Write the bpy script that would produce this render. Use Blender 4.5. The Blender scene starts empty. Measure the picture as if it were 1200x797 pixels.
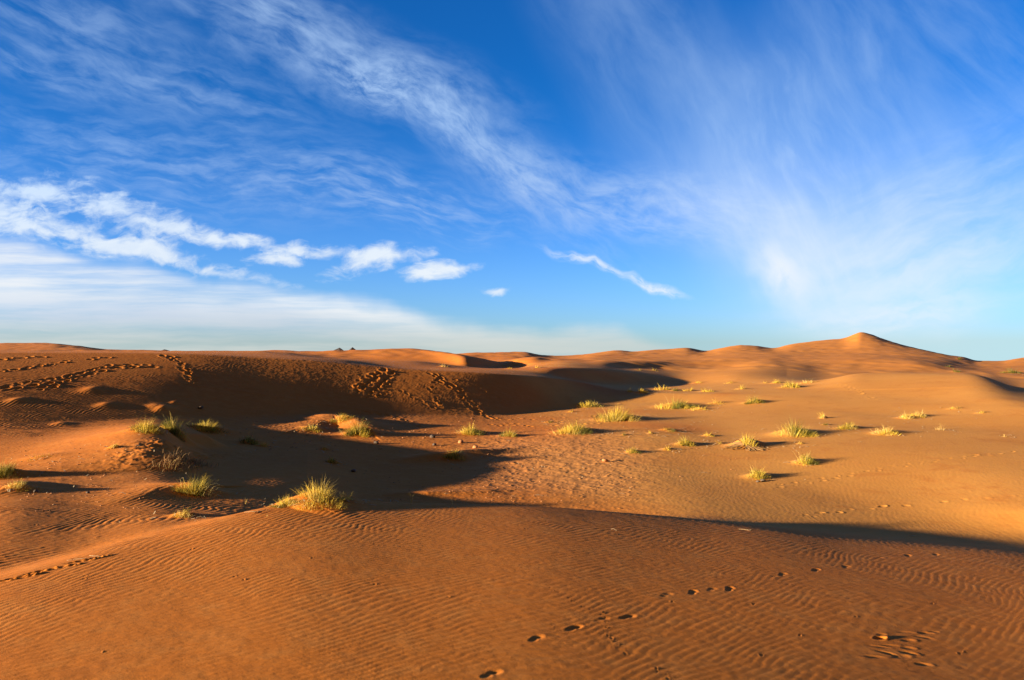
import bpy, math, random
import numpy as np

random.seed(7)
rng = np.random.default_rng(11)
scene = bpy.context.scene
COL = scene.collection
F, CX, HY = 915.0, 600.0, 412.0          # focal length and horizon of the photograph, used to lay out the plan of the dunes
SUN_EL, SUN_BEHIND = 7.4, 22.0           # sun low on the left, a little behind the camera

# ------------------------------------------------------------------ the lie of the land
# Long profile lines of the dune field (ridges, hollows, skyline): position along the line -> distance and level
def P(px, py, d): return (px, d, -(py - HY) / F * d)
def Z(px, z, d): return (px, d, z)
L = []
L.append(([Z(600, -1.78, 0.8)], 10))
L.append(([Z(600, -2.35, 4.0)], 10))
L.append(([P(-150, 797, 7.3), P(300, 797, 7.2), P(600, 797, 7.3), P(800, 797, 7.5), P(1200, 797, 8.1), P(1350, 797, 8.3)], 30))
L.append(([P(-150, 745, 8.6), P(0, 715, 9.3), P(200, 690, 10.1), P(400, 672, 10.85), P(600, 672, 11.15), P(800, 680, 11.3),
           P(1000, 690, 11.4), P(1200, 700, 11.5), P(1350, 705, 11.4)], 25))
L.append(([P(-150, 722, 9.3), P(0, 680, 10.6), P(100, 655, 11.6), P(200, 630, 12.9), P(270, 608, 14.2), P(340, 593, 15.4),
           P(400, 590, 15.9), P(500, 591, 16.5), P(600, 593, 16.8), P(700, 600, 16.9), P(800, 610, 16.7), P(900, 623, 16.0),
           P(1000, 636, 15.5), P(1200, 655, 14.6), P(1350, 665, 14.6)], 14))
L.append(([P(-150, 700, 10.3), P(0, 664, 11.9), P(100, 640, 13.3), P(200, 615, 14.9), P(270, 603, 16.5), Z(340, -3.68, 17.8),
           Z(400, -4.05, 18.8), Z(500, -4.3, 19.7), Z(600, -4.42, 20.3), Z(700, -4.48, 21), P(800, 602, 21.4), P(900, 608, 21.2),
           P(1000, 614, 21.1), P(1200, 630, 20.0), P(1350, 642, 19.2)], 14))
L.append(([P(-150, 640, 13.5), P(0, 610, 15), P(100, 592, 17), P(180, 581, 18.4), P(250, 586, 18.6), P(320, 583, 19.7), P(450, 562, 26.5),
           P(600, 556, 28), P(750, 562, 26.8), P(900, 575, 25.4), P(1050, 583, 24.4), P(1200, 595, 22), P(1350, 605, 20)], 14))
L.append(([P(-150, 570, 19), P(0, 545, 23), P(100, 530, 25.5), P(180, 520, 27), P(250, 528, 29), P(320, 522, 32), P(450, 513, 36),
           P(600, 510, 38), P(750, 508, 38), P(900, 525, 33.5), P(1050, 530, 31.5), P(1200, 538, 29.2), P(1350, 545, 27.5)], 14))
L.append(([P(-150, 515, 27), P(0, 499, 30), P(100, 495, 32.4), P(200, 490, 35.4), P(300, 489, 38.9), P(400, 487, 42.5), P(500, 486, 45.4),
           P(580, 487, 47.9), P(650, 480, 53), P(750, 472, 57), P(900, 480, 49), P(1050, 493, 42), P(1200, 500, 38.5), P(1350, 505, 36)], 12))
L.append(([P(-150, 417, 39), P(0, 413, 42.7), P(100, 413, 45.0), P(200, 414, 47.3), P(250, 416, 48.4), P(300, 419, 49.7), P(350, 421, 51),
           P(400, 425.5, 52), P(450, 430.5, 52.9), P(500, 434, 53.9), P(550, 436, 55.2), P(600, 439, 57), P(650, 443, 60.4), P(680, 447, 64),
           P(720, 457, 64), P(750, 460, 62.5), P(900, 462, 58), P(1050, 468, 52), P(1200, 478, 44), P(1350, 486, 40)], 10))
L.append(([Z(-150, -.3, 58), Z(0, -.2, 58), P(200, 414, 62), P(300, 416.5, 65), P(400, 422, 67), P(450, 429, 66), P(500, 432, 66),
           P(550, 433, 67), P(600, 435, 69), P(640, 439, 70), P(680, 447, 73), P(720, 451, 77.5), P(760, 452, 82), P(800, 451, 83),
           P(870, 449, 76), P(930, 449, 71), P(970, 445, 70), P(1007, 437.5, 72), P(1060, 437, 70), P(1136, 438, 66),
           P(1200, 458, 58), P(1350, 480, 52)], 9))
L.append(([P(-150, 412, 75), P(0, 412.5, 80), P(200, 412.8, 80), P(300, 413.8, 85), P(400, 421, 80), P(440, 422.5, 83),
           P(480, 423, 86), P(515, 426, 88), P(550, 431, 82), P(600, 432.5, 76), P(640, 431.5, 75), P(680, 431.2, 80.5), P(720, 434, 87),
           P(760, 438.5, 93), P(800, 443, 94), P(870, 438, 92), P(930, 443, 87), Z(970, -3.25, 88), Z(1007, -3.2, 88), Z(1060, -3.0, 88),
           Z(1136, -2.9, 82), Z(1200, -3.9, 74), Z(1350, -4.5, 66)], 6))
L.append(([P(-150, 412, 100), P(300, 412.5, 105), Z(400, -1.05, 103), Z(440, -1.3, 102), Z(480, -1.35, 102), Z(515, -1.65, 100),
           P(545, 429.5, 97), P(570, 431, 104), P(597, 431.5, 113), P(625, 428, 106), P(660, 425, 102), P(700, 428, 100), P(740, 431.5, 107),
           P(780, 431.5, 115), P(850, 430.5, 120), P(900, 426, 120), P(940, 429.5, 116), P(970, 433.5, 113), P(1000, 434.5, 111),
           P(1040, 436, 108), P(1090, 438, 104), P(1150, 440, 98), P(1200, 446, 92), P(1350, 450, 84)], 5))
L.append(([P(-150, 411, 120), P(250, 412.3, 122), P(350, 412.8, 125), P(400, 411, 126), P(430, 409.8, 126), P(465, 408.6, 126),
           P(500, 410, 122), P(530, 414, 112), P(545, 417, 105), P(570, 421.5, 111), P(590, 425.5, 119), P(605, 420.5, 118),
           P(625, 418.5, 118), P(645, 420, 124), P(670, 422, 117), P(700, 423.5, 110), P(740, 423.5, 118), P(800, 424, 128),
           P(870, 420, 137), P(900, 419.7, 140), P(930, 420.8, 141), P(970, 421, 139), P(1005, 420, 137), P(1060, 421.5, 130),
           P(1090, 425, 127), P(1115, 429.5, 125), P(1150, 435, 118), P(1200, 438, 110), P(1350, 440, 104)], 4))
L.append(([P(-150, 410.8, 160), P(300, 412.2, 160), Z(400, -.5, 160), Z(465, -.4, 160), Z(530, -1.1, 155), Z(570, -1.9, 150),
           Z(600, -1.6, 152), Z(640, -1.7, 155), P(670, 421, 158), P(700, 418.5, 165), P(740, 419, 167), P(800, 419, 172), P(870, 416, 174),
           P(900, 415.5, 177), P(950, 416, 178), P(1000, 415.5, 176), P(1050, 417, 168), P(1100, 421.5, 158), P(1150, 430, 150),
           P(1200, 432, 142), P(1350, 425, 135)], 5))
def between(A, B, t, sag):
    pts = []
    for p in sorted({q[0] for q in A} | {q[0] for q in B}):
        da, db = np.interp(p, [q[0] for q in A], [q[1] for q in A]), np.interp(p, [q[0] for q in B], [q[1] for q in B])
        za, zb = np.interp(p, [q[0] for q in A], [q[2] for q in A]), np.interp(p, [q[0] for q in B], [q[2] for q in B])
        pts.append((p, da + (db - da) * t, za + (zb - za) * (t + sag)))
    return pts
BASE, BRINK = L[8][0], L[9][0]
L[8], L[9] = (BASE, 20), (BRINK, 20)
L[9:9] = [(between(BASE, BRINK, .08, -.02), 20), (between(BASE, BRINK, .95, .005), 20)]
SKY = [P(-150, 401, 220), P(0, 402.5, 220), P(50, 402, 220), P(90, 405, 220), P(125, 409.6, 222), P(160, 410.3, 230),
       P(200, 411.6, 240), P(300, 411.6, 240), P(330, 410.8, 240), P(360, 411.9, 240), P(400, 411.9, 235), P(465, 412, 220),
       P(530, 415, 215), P(560, 413.5, 210), P(590, 413, 210), P(615, 412.8, 210), P(635, 416.5, 215), P(655, 417.2, 222),
       P(680, 416, 230), P(700, 413.5, 240), P(725, 410.6, 250), P(742, 412, 250), P(760, 410.5, 255), P(785, 409, 260), P(805, 407.6, 260),
       P(826, 411.2, 262), P(845, 408, 268), P(870, 404.6, 270), P(885, 405.2, 270), P(906, 408, 272), P(930, 403, 280), P(960, 399.5, 290),
       P(990, 396.3, 298), P(1000, 392.6, 300), P(1009, 389.4, 300), P(1020, 391.8, 287), P(1040, 399, 262), P(1060, 405, 240), P(1085, 410.5, 219),
       P(1110, 416, 201), P(1130, 419, 190), P(1146, 423.5, 183), P(1172, 424, 179), P(1190, 421, 182), P(1200, 419.5, 184),
       P(1350, 405, 260)]
L.append((SKY, 2.5))
L.append(([(p, 420.0, z / d * 420 - 5.0) for p, d, z in SKY], 6))
L.append(([Z(600, -44, 3000)], 6))
L.append(([Z(600, -95, 6000)], 6))

def slopes(x, y):
    """monotone (PCHIP) slopes along the last axis"""
    h = np.diff(x, axis=-1); dl = np.diff(y, axis=-1) / h
    m = np.zeros_like(y)
    d0, d1 = dl[..., :-1], dl[..., 1:]; h0, h1 = h[..., :-1], h[..., 1:]
    w1, w2 = 2 * h1 + h0, h1 + 2 * h0
    ok = d0 * d1 > 0
    with np.errstate(divide='ignore', invalid='ignore'):
        mm = (w1 + w2) / (w1 / d0 + w2 / d1)
    m[..., 1:-1] = np.where(ok, mm, 0)
    m[..., 0] = dl[..., 0]; m[..., -1] = dl[..., -1]
    return m
def hermite(x, y, m, i, q):
    h = x[i + 1] - x[i]; t = (q - x[i]) / h
    return ((1 + 2 * t) * (1 - t) ** 2 * y[i] + t * (1 - t) ** 2 * h * m[i] + t * t * (3 - 2 * t) * y[i + 1] + t * t * (t - 1) * h * m[i + 1])
def pchip(x, y, q):
    x = np.asarray(x, float); y = np.asarray(y, float)
    if len(x) == 1: return np.full(len(q), y[0])
    q = np.clip(q, x[0], x[-1])
    i = np.clip(np.searchsorted(x, q, side='right') - 1, 0, len(x) - 2)
    return hermite(x, y, slopes(x, y), i, q)

PXI = np.arange(-150, 1350.01, 1.0)                       # lines evaluated on a fine grid, then smoothed
def smooth1(a, s):
    k = np.arange(-int(3 * s) - 1, int(3 * s) + 2); w = np.exp(-k * k / (2 * s * s)); w /= w.sum()
    return np.convolve(np.pad(a, len(k) // 2, mode='edge'), w, mode='valid')
LD, LZ = [], []
for pts, s in L:
    px = [p[0] for p in pts]
    d = smooth1(pchip(px, [p[1] for p in pts], PXI), s)
    tz = smooth1(pchip(px, [p[2] / p[1] for p in pts], PXI), s)
    LD.append(d); LZ.append(tz * d)
LD, LZ = np.array(LD), np.array(LZ)

# angles: fine inside the view, coarse behind
front = np.arctan((np.arange(-170, 1370, 0.95) - CX) / F)
a0, a1 = front[0], front[-1]
back = np.linspace(a1, 2 * math.pi + a0, 90)[1:-1]
TH = np.concatenate([front, back])
def rows():
    r = [0.9, 1.6, 2.4, 3.2, 4, 4.8]
    def go(to, step, grow=0.0):
        while r[-1] < to: r.append(r[-1] + step + grow * r[-1])
    go(6.4, .12); go(17.2, .026); go(26, .045); go(45, .06); go(64, .095); go(100, .28); go(330, .0, .0075); go(1000, 0, .05); go(6000, 0, .15)
    return np.array(r)
R = rows()
NC, NR = len(TH), len(R)
tw = (TH + math.pi) % (2 * math.pi) - math.pi             # -pi..pi
pxc = np.where(np.abs(tw) < 1.2, CX + F * np.tan(np.clip(tw, -1.2, 1.2)), np.where(tw > 0, 9999, -9999))
pxq = np.clip(pxc, -150, 1350)
thq = np.arctan((pxq - CX) / F)
H = np.zeros((NC, NR))
open_left = np.clip((-tw - math.radians(39)) / math.radians(22), 0, 1) * (tw < 0)
open_right = np.clip((tw - math.radians(42)) / math.radians(30), 0, 1) * (tw > 0)
openf = np.clip(open_left + open_right, 0, 1); openf = openf * openf * (3 - 2 * openf)
for c in range(NC):
    kd = np.array([np.interp(pxq[c], PXI, a) for a in LD]) / math.cos(thq[c])
    kz = np.array([np.interp(pxq[c], PXI, a) for a in LZ])
    flat = np.interp(kd, [0, 4, 8, 400, 6000], [-1.75, -2.35, -3.1, -4.2, -95])
    kz = kz * (1 - openf[c]) + flat * openf[c]
    m = slopes(kd, kz)
    i = np.clip(np.searchsorted(kd, R, side='right') - 1, 0, len(kd) - 2)
    H[c] = hermite(kd, kz, m, i, np.clip(R, kd[0], kd[-1]))
# ease the joints along each profile a little (less near the eye where the rows are dense)
kern = np.array([1, 4, 6, 4, 1]) / 16
for _ in range(10):
    Hp = np.pad(H, ((0, 0), (2, 2)), mode='edge')
    H = sum(kern[k] * Hp[:, k:k + NR] for k in range(5))
SN, CS = np.sin(TH)[:, None], np.cos(TH)[:, None]
X, Y = SN * R[None, :], CS * R[None, :]

def locate(px, py):
    """where the line of sight through a place in the picture meets the ground"""
    th = math.atan((px - CX) / F); c = np.interp(th, front, np.arange(len(front)))
    c0 = int(c); f = c - c0
    prof = H[c0] * (1 - f) + H[min(c0 + 1, NC - 1)] * f
    el = prof / (R * math.cos(th)); t = -(py - HY) / F
    k = np.argmax(el >= t)
    if k == 0: k = 1 if el[0] >= t else len(R) - 60
    e0, e1 = el[k - 1], el[k]; w = (t - e0) / (e1 - e0) if e1 > e0 else 0
    r = R[k - 1] + np.clip(w, 0, 1) * (R[k] - R[k - 1])
    return r * math.sin(th), r * math.cos(th)
def ground(x, y):
    th = math.atan2(x, y); r = math.hypot(x, y)
    c = np.interp(th, front, np.arange(len(front))); k = np.interp(r, R, np.arange(NR))
    c0, k0 = int(c), int(k); c1, k1 = min(c0 + 1, NC - 1), min(k0 + 1, NR - 1); fc, fk = c - c0, k - k0
    return float((H[c0, k0] * (1 - fc) + H[c1, k0] * fc) * (1 - fk) + (H[c0, k1] * (1 - fc) + H[c1, k1] * fc) * fk)
def window(x, y, rad):
    th = math.atan2(x, y); r = math.hypot(x, y); da = rad / max(r, 1)
    c0, c1 = np.searchsorted(front, [th - da, th + da]); k0, k1 = np.searchsorted(R, [r - rad, r + rad])
    return slice(max(c0 - 1, 0), c1 + 1), slice(max(k0 - 1, 0), k1 + 1)
def bump(x, y, h, sx, sy=None, rot=0.0, lee=1.0):
    """a mound of blown sand; lee > 1 stretches its far side along +rot"""
    sy = sy or sx
    w = window(x, y, 3.2 * max(sx * lee, sy)); dx, dy = X[w] - x, Y[w] - y
    a = dx * math.cos(rot) + dy * math.sin(rot); b = -dx * math.sin(rot) + dy * math.cos(rot)
    a = np.where(a > 0, a / lee, a)
    H[w] += h * np.exp(-(a / sx) ** 2 / 2 - (b / sy) ** 2 / 2)
def ridge(pts, hs, wl, wr):
    """a blown ridge along a line on the ground; gentle to its left, steep to its right"""
    p = np.array(pts)
    mid = p.mean(0); rad = np.abs(p - mid).max() + 3.5 * max(wl, wr)
    w = window(mid[0], mid[1], rad); x, y = X[w], Y[w]
    best = np.full(x.shape, 1e9); side = np.zeros(x.shape); hh = np.zeros(x.shape)
    for i in range(len(p) - 1):
        ax, ay = p[i]; bx, by = p[i + 1]; l2 = (bx - ax) ** 2 + (by - ay) ** 2
        t = np.clip(((x - ax) * (bx - ax) + (y - ay) * (by - ay)) / l2, 0, 1)
        dx, dy = x - ax - t * (bx - ax), y - ay - t * (by - ay); dd = np.hypot(dx, dy)
        s = (bx - ax) * dy - (by - ay) * dx
        m = dd < best
        best = np.where(m, dd, best); side = np.where(m, s, side); hh = np.where(m, hs[i] + t * (hs[i + 1] - hs[i]), hh)
    wd = np.where(side > 0, wl, wr)
    H[w] += hh * np.exp(-(best / wd) ** 2 / 2)
def pd(px, d): return ((px - CX) / F * d, d)

# the grassy scarp on the left that throws the long shadow, and smaller drifts
ridge([pd(203, 22.2), pd(196, 23.2), pd(190, 24.8), pd(184, 27), pd(204, 29.0), pd(240, 30.5), pd(262, 31)],
      [.0, .24, .42, .52, .40, .34, .0], 2.6, .5)
ridge([locate(110, 592), locate(160, 583), locate(205, 574), locate(238, 573)], [.0, .07, .15, .10], .6, .3)
ridge([locate(0, 577), locate(20, 571), locate(60, 565)], [.10, .13, .0], .7, .4)
ridge([pd(335, 15.2), pd(352, 15.5), pd(372, 15.8), pd(392, 16.0)], [.02, .17, .27, .10], .55, .5)
ridge([locate(455, 541), locate(510, 537), locate(560, 533), locate(605, 526)], [.0, .20, .22, .05], .55, .35)
ridge([locate(430, 578), locate(500, 580), locate(570, 577)], [.0, .10, .05], .4, .3)
ridge([locate(350, 505), locate(392, 494), locate(418, 500), locate(432, 508)], [.1, .34, .42, .1], 1.0, .6)

# ------------------------------------------------------------------ wind ripples (filtered noise: crests that fork and end)
def ripple_tile(n, size, lam, spread, seed):
    g = np.random.default_rng(seed)
    w = np.fft.fft2(g.standard_normal((n, n)))
    f = np.fft.fftfreq(n, size / n)
    kx, ky = np.meshgrid(f, f, indexing='ij')
    k = np.hypot(kx, ky) * lam; a = np.arctan2(ky, kx)
    flt = np.exp(-((k - 1) / .14) ** 2) * np.exp(-(a / spread) ** 2)          # one-sided: analytic signal
    s = np.fft.ifft2(w * flt); e = np.abs(s); e /= e.mean(); ph = np.angle(s)
    return (np.sin(ph) + .28 * np.sin(2 * ph + .6)) * np.clip(.5 + .5 * e, .0, 1.2)
NT = 1024
TILE = ripple_tile(NT, 22.0, .118, .26, 3)
TILE2 = ripple_tile(NT, 22.0, .118, .34, 8)
def sample(tile, u, v, size=22.0):
    u = (u / size * NT) % NT; v = (v / size * NT) % NT
    i, j = np.floor(u).astype(int), np.floor(v).astype(int); fu, fv = u - i, v - j
    i %= NT; j %= NT; i1, j1 = (i + 1) % NT, (j + 1) % NT
    return (tile[i, j] * (1 - fu) + tile[i1, j] * fu) * (1 - fv) + (tile[i, j1] * (1 - fu) + tile[i1, j1] * fu) * fv
def lowtile(n, size, lam, seed):
    g = np.random.default_rng(seed); w = np.fft.fft2(g.standard_normal((n, n))); f = np.fft.fftfreq(n, size / n)
    kx, ky = np.meshgrid(f, f, indexing='ij'); k = np.hypot(kx, ky)
    s = np.fft.ifft2(w * np.exp(-(k * lam) ** 2)).real; return s / s.std()
LOW = lowtile(NT, 120.0, 2.2, 5)
LOWB = lowtile(NT, 120.0, 3.4, 15)
ROUGH = lowtile(NT, 30.0, .13, 6)
ROUGH2 = lowtile(NT, 30.0, .42, 16)
kmax = np.searchsorted(R, 110); nf = len(front)
x, y = X[:nf, :kmax], Y[:nf, :kmax]; r = R[None, :kmax]
low, lowb = sample(LOW, x, y, 120.0), sample(LOWB, x + 31, y + 7, 120.0)
def layer(tile, deg, scale, warp):
    """deg: bearing of the crests, counted from +x"""
    n = math.radians(deg - 90)
    xx, yy = x + warp * low, y + warp * lowb
    return sample(tile, (xx * math.cos(n) + yy * math.sin(n)) / scale, (-xx * math.sin(n) + yy * math.cos(n)) / scale)
def ss(a, b, v): t = np.clip((v - a) / (b - a), 0, 1); return t * t * (3 - 2 * t)
crest_r = np.interp(thq[:nf], thq[:nf], np.array([np.interp(p, PXI, LD[4]) for p in pxq[:nf]]) / np.cos(thq[:nf]))[:, None]
base_r = (np.array([np.interp(p, PXI, LD[8]) for p in pxq[:nf]]) / np.cos(thq[:nf]))[:, None]
mid_r = (np.array([np.interp(p, PXI, LD[6]) for p in pxq[:nf]]) / np.cos(thq[:nf]))[:, None]
pxf = pxq[:nf, None]
fore = 1 - ss(-.6, .5, r - crest_r)
turn = ss(-4.5, -1.2, r - crest_r) * (1 - ss(380, 620, pxf))
ra = layer(TILE, 40, 1.0, .12); rb = layer(TILE2, 68, 1.0, .08); rc = layer(TILE2, 74, 1.35, .12)
amp_a = .0015 * (1 + .12 * low) * (1 + .25 * ss(9.5, 13, r)) * (1 - .35 * ss(500, 0, pxf) * ss(10, 8, r))
amp_a *= 1 - .38 * ss(640, 1000, pxf)
amp_a *= 1 - .5 * ss(350, 60, pxf) * ss(8.6, 10.2, r)
dz = fore * (ra * amp_a * (1 - turn) + rb * .0023 * turn)
# beyond the front dune: strong ripples on the left and up the lower dune face, weak on the right
leftm = 1 - ss(260, 420, pxf)
midamp = (.0052 * leftm * ss(-.3, .6, r - crest_r) * (.55 + .45 * np.clip(low, -1, 1)) + .0007 * (1 - leftm))
face = ss(base_r - 5, base_r - 1.0, r)
midamp = midamp * (1 - face) + face * (.0060 * (1 - ss(250, 360, pxf)) * (1 - ss(base_r + 2, base_r + 9, r) * .55) + .0022 * ss(240, 330, pxf) * (1 - ss(600, 660, pxf)))
floor_l = ss(12.5, 15, r) * (1 - ss(base_r - 4, base_r - 2.0, r)) * ss(20, 70, pxf) * (1 - ss(165, 190, pxf)) * ss(19.5, 21.5, r)
midamp *= 1 - .8 * floor_l
midamp *= 1 - ss(62, 90, r)
dz += (1 - fore) * rc * midamp
# trodden, crusted sand in the hollow
crust = ss(505, 600, pxf) * (1 - ss(700, 800, pxf)) * ss(-4.5, -1.5, r - mid_r) * (1 - ss(6, 14, r - mid_r))
crust_l = .12 * floor_l + .35 * ss(250, 300, pxf) * (1 - ss(480, 520, pxf)) * ss(base_r - 6, base_r - 4, r) * (1 - ss(base_r - .5, base_r + .3, r))
rough = sample(ROUGH, x, y, 30.0); rough2 = sample(ROUGH2, x + 5, y + 9, 30.0)
rg = np.maximum(rough, 0) ** 1.5 - .4 * np.maximum(-rough, 0)
general = (.0020 - .0014 * ss(700, 850, pxf) - .0012 * (1 - ss(200, 300, pxf))) * ss(-.2, 1.5, r - crest_r) * (1 - ss(55, 80, r))
dz += (.0022 * np.clip(crust + crust_l, 0, 1) + general) * rg + (.0034 * np.clip(crust + crust_l, 0, 1) + general * .9) * rough2
drift = ss(600, 700, pxf) * ss(2.5, 7, r - crest_r) * (1 - ss(60, 85, r))
dz += drift * .016 * sample(LOW, x * .42 + 40, y * .34 + 3, 120.0) * (.4 + .6 * ss(-.3, 1.2, sample(LOWB, x * .3, y * .3 + 50, 120.0)))
dz += .0004 * fore * rough2 + .00035 * fore * rough
sx0 = pd(203, 25)[0]
scarp = np.exp(-((x - sx0 - .12 * (y - 25)) / .62) ** 2 - ((y - 25.3) / 2.4) ** 2)
dz += scarp * (.026 * np.clip(rough2, -1.5, 1.5) + .012 * np.clip(rough, -2, 2))
H[:nf, :kmax] += dz
# broad unevenness of the far dunes
xa, ya = X[:nf, kmax:], Y[:nf, kmax:]
H[:nf, kmax:] += .03 * sample(LOWB, xa / .9 + 11, ya / .9, 120.0) * ss(1.0, 30, 330 - R[None, kmax:])
H[:nf, kmax:] += .05 * sample(LOWB, xa / 3, ya / 3, 120.0) * ss(1.0, 30, 330 - R[None, kmax:])
CR = np.zeros((NC, NR)); CR[:nf, :kmax] = np.clip(crust + crust_l, 0, 1)
PALE = np.zeros((NC, NR))
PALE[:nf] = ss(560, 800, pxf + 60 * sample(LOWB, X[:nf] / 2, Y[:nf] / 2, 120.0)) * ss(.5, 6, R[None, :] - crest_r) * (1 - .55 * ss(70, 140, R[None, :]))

# ------------------------------------------------------------------ footprints and animal tracks
def dent(xc, yc, ang, ln, wd, depth, rim=.45):
    w = window(xc, yc, ln * 2.4); dx, dy = X[w] - xc, Y[w] - yc
    a = (dx * math.cos(ang) + dy * math.sin(ang)) / ln; b = (-dx * math.sin(ang) + dy * math.cos(ang)) / wd
    q = np.sqrt(a * a + b * b)
    H[w] += depth * (-np.exp(-(q ** 2.4)) + rim * np.exp(-((q - 1.45) / .38) ** 2) * (1 + .5 * a))
def trail(pts, step, size, depth, wide=0.0, jit=.3, rim=.6, stretch=1.5):
    w = [locate(*p) for p in pts]
    seg = [math.dist(w[i], w[i + 1]) for i in range(len(w) - 1)]; tot = sum(seg); n = max(2, int(tot / step))
    for k in range(n + 1):
        s = tot * k / n; i = 0
        while i < len(seg) - 1 and s > seg[i]: s -= seg[i]; i += 1
        t = min(s / seg[i], 1); ax, ay = w[i]; bx, by = w[i + 1]
        ang = math.atan2(by - ay, bx - ax); off = (wide * (1 if k % 2 else -1)) + random.gauss(0, jit * size)
        xx = ax + (bx - ax) * t - math.sin(ang) * off + random.gauss(0, jit * size); yy = ay + (by - ay) * t + math.cos(ang) * off
        if random.random() < .07: continue
        k_ = random.uniform(.65, 1.1)
        dent(xx, yy, ang + random.gauss(0, .25), size * stretch * k_ * random.uniform(.7, 1.3), size * k_ * random.uniform(.7, 1.2), depth * random.uniform(.35, 1.35), rim * random.uniform(.3, 1.1))
        if random.random() < .15:
            dent(xx + random.gauss(0, size), yy + random.gauss(0, size), random.uniform(0, 3), size * random.uniform(.5, 1.1), size * random.uniform(.4, .8), depth * random.uniform(.2, .6), rim * .5)
prints = [(575, 790, 1.0), (628, 748, .9), (672, 736, 1.25), (705, 726, .5), (735, 723, 1.0), (781, 697, .6), (812, 694, 1.1), (834, 691, .5), (855, 690, 1.2),
          (917, 673, .7), (956, 668, 1.1), (991, 664, .8), (1030, 654, .5), (1064, 651, 1.0), (1097, 650, .8), (1135, 644, .5), (1158, 643, .9), (1185, 642, .7),
          (872, 622, .4), (1152, 640, .4)]
spots = [locate(a, b) for a, b, _ in prints]
for (xx, yy), (a, b, s) in zip(spots, prints):
    an = .9 + random.gauss(0, .25); kx, ky = math.cos(an), math.sin(an)
    dent(xx + .05 * kx, yy + .05 * ky, an, .075 * (.8 + .2 * s), .048, .0125 * s, .10)
    dent(xx - .06 * kx, yy - .06 * ky, an, .055, .040, .0095 * s, .18)
for q in range(15):
    xx, yy = locate(random.uniform(1020, 1095), random.uniform(738, 785)); dent(xx, yy, random.gauss(-.1, .3), random.uniform(.05, .12), random.uniform(.03, .05), random.uniform(.004, .008), .25)
xx, yy = locate(1031, 748); dent(xx, yy, .3, .07, .04, .03, .4)
for q in range(22):                                            # hand-sized dips in the fore dune
    xx, yy = locate(random.uniform(-20, 1150), random.uniform(615, 790)); dent(xx, yy, random.uniform(0, 3), .02, .016, .007, .5)
trail([(705, 715), (710, 740), (727, 762), (760, 778), (785, 795)], .09, .013, .0045, .02)          # small animal's tracks
trail([(605, 660), (628, 675), (645, 690), (690, 714)], .12, .013, .004, .02)
trail([(380, 612), (420, 630), (445, 640), (470, 640)], .10, .012, .004)
trail([(5, 456), (33, 450), (63, 446), (83, 441), (105, 436), (130, 430), (150, 429), (178, 429)], .22, .15, .05, .26, rim=.4)
trail([(45, 456), (70, 451), (84, 443)], .35, .13, .04, .1)
trail([(28, 431), (50, 428), (88, 422.5)], .36, .11, .035, .1)
trail([(0, 435), (16, 433)], .36, .11, .035, .1)
trail([(0, 421), (25, 419), (48, 418)], .5, .13, .05, .1)
trail([(105, 421), (125, 419)], .45, .13, .05, .1)
trail([(194, 417), (204, 422), (213, 428), (219, 434), (223, 440), (226, 449)], .28, .15, .055, .12, rim=.4)
trail([(456, 433.5), (446, 443), (436, 451), (428, 458), (422, 464)], .2, .19, .065, .34, rim=.4)
trail([(450, 438), (438, 447), (430, 455), (424, 462)], .3, .18, .06, .42, rim=.4)
trail([(452, 447), (450, 458), (446, 464)], .4, .14, .06, .1)
trail([(424, 440), (418, 452), (416, 460)], .5, .11, .05, .06)
trail([(506, 438), (518, 446), (530, 453), (540, 461), (547, 469), (556, 478), (565, 486), (580, 491)], .24, .17, .055, .2, rim=.4)
trail([(512, 446), (503, 456), (508, 466), (521, 480)], .45, .12, .05, .06)
trail([(471, 458), (485, 466), (507, 478)], .5, .11, .05, .06)
trail([(534, 445), (560, 454), (585, 466)], .5, .12, .05, .08)
trail([(431, 482), (448, 486), (466, 489), (492, 499)], .35, .15, .035, .12)
trail([(910, 570), (964, 562), (1031, 550), (1091, 541), (1172, 531), (1199, 529)], .34, .08, .0125, .12)
trail([(943, 603), (975, 600), (1007, 597), (1035, 594.5), (1061, 592), (1092, 589), (1121, 586), (1152, 584), (1184, 582)], .62, .085, .015, .05)
trail([(985, 451), (1000, 456), (1012, 462), (1022, 468)], .5, .14, .022, .12)
trail([(712, 434), (708, 440), (706, 446)], .6, .2, .03)
for q in range(26):
    xx, yy = locate(random.uniform(560, 700), random.uniform(486, 500)); dent(xx, yy, random.uniform(0, 3), .16, .12, .022, .5)
for a_, b_, s_ in [(107, 457, 1.5), (20, 469, 1.2), (124, 475, 1.3), (183, 477, 1.6), (196, 478, 1.4), (190, 480, 1.2), (205, 472, .9), (72, 497, 1.1)]:
    xx, yy = locate(a_, b_); bump(xx, yy, .055 * s_, .16 * s_, .3 * s_, .0, 1.6)

# broken edge and cracks along the front dune's brink on the left
for a_ in np.arange(0, 118, 7.5):
    b_ = np.interp(a_, [0, 50, 110], [679, 665, 650]); xx, yy = locate(a_ + random.uniform(-2, 2), b_ + 3.5)
    if random.random() < .7: dent(xx, yy, .75, .13, .018, .03, .35)

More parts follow.
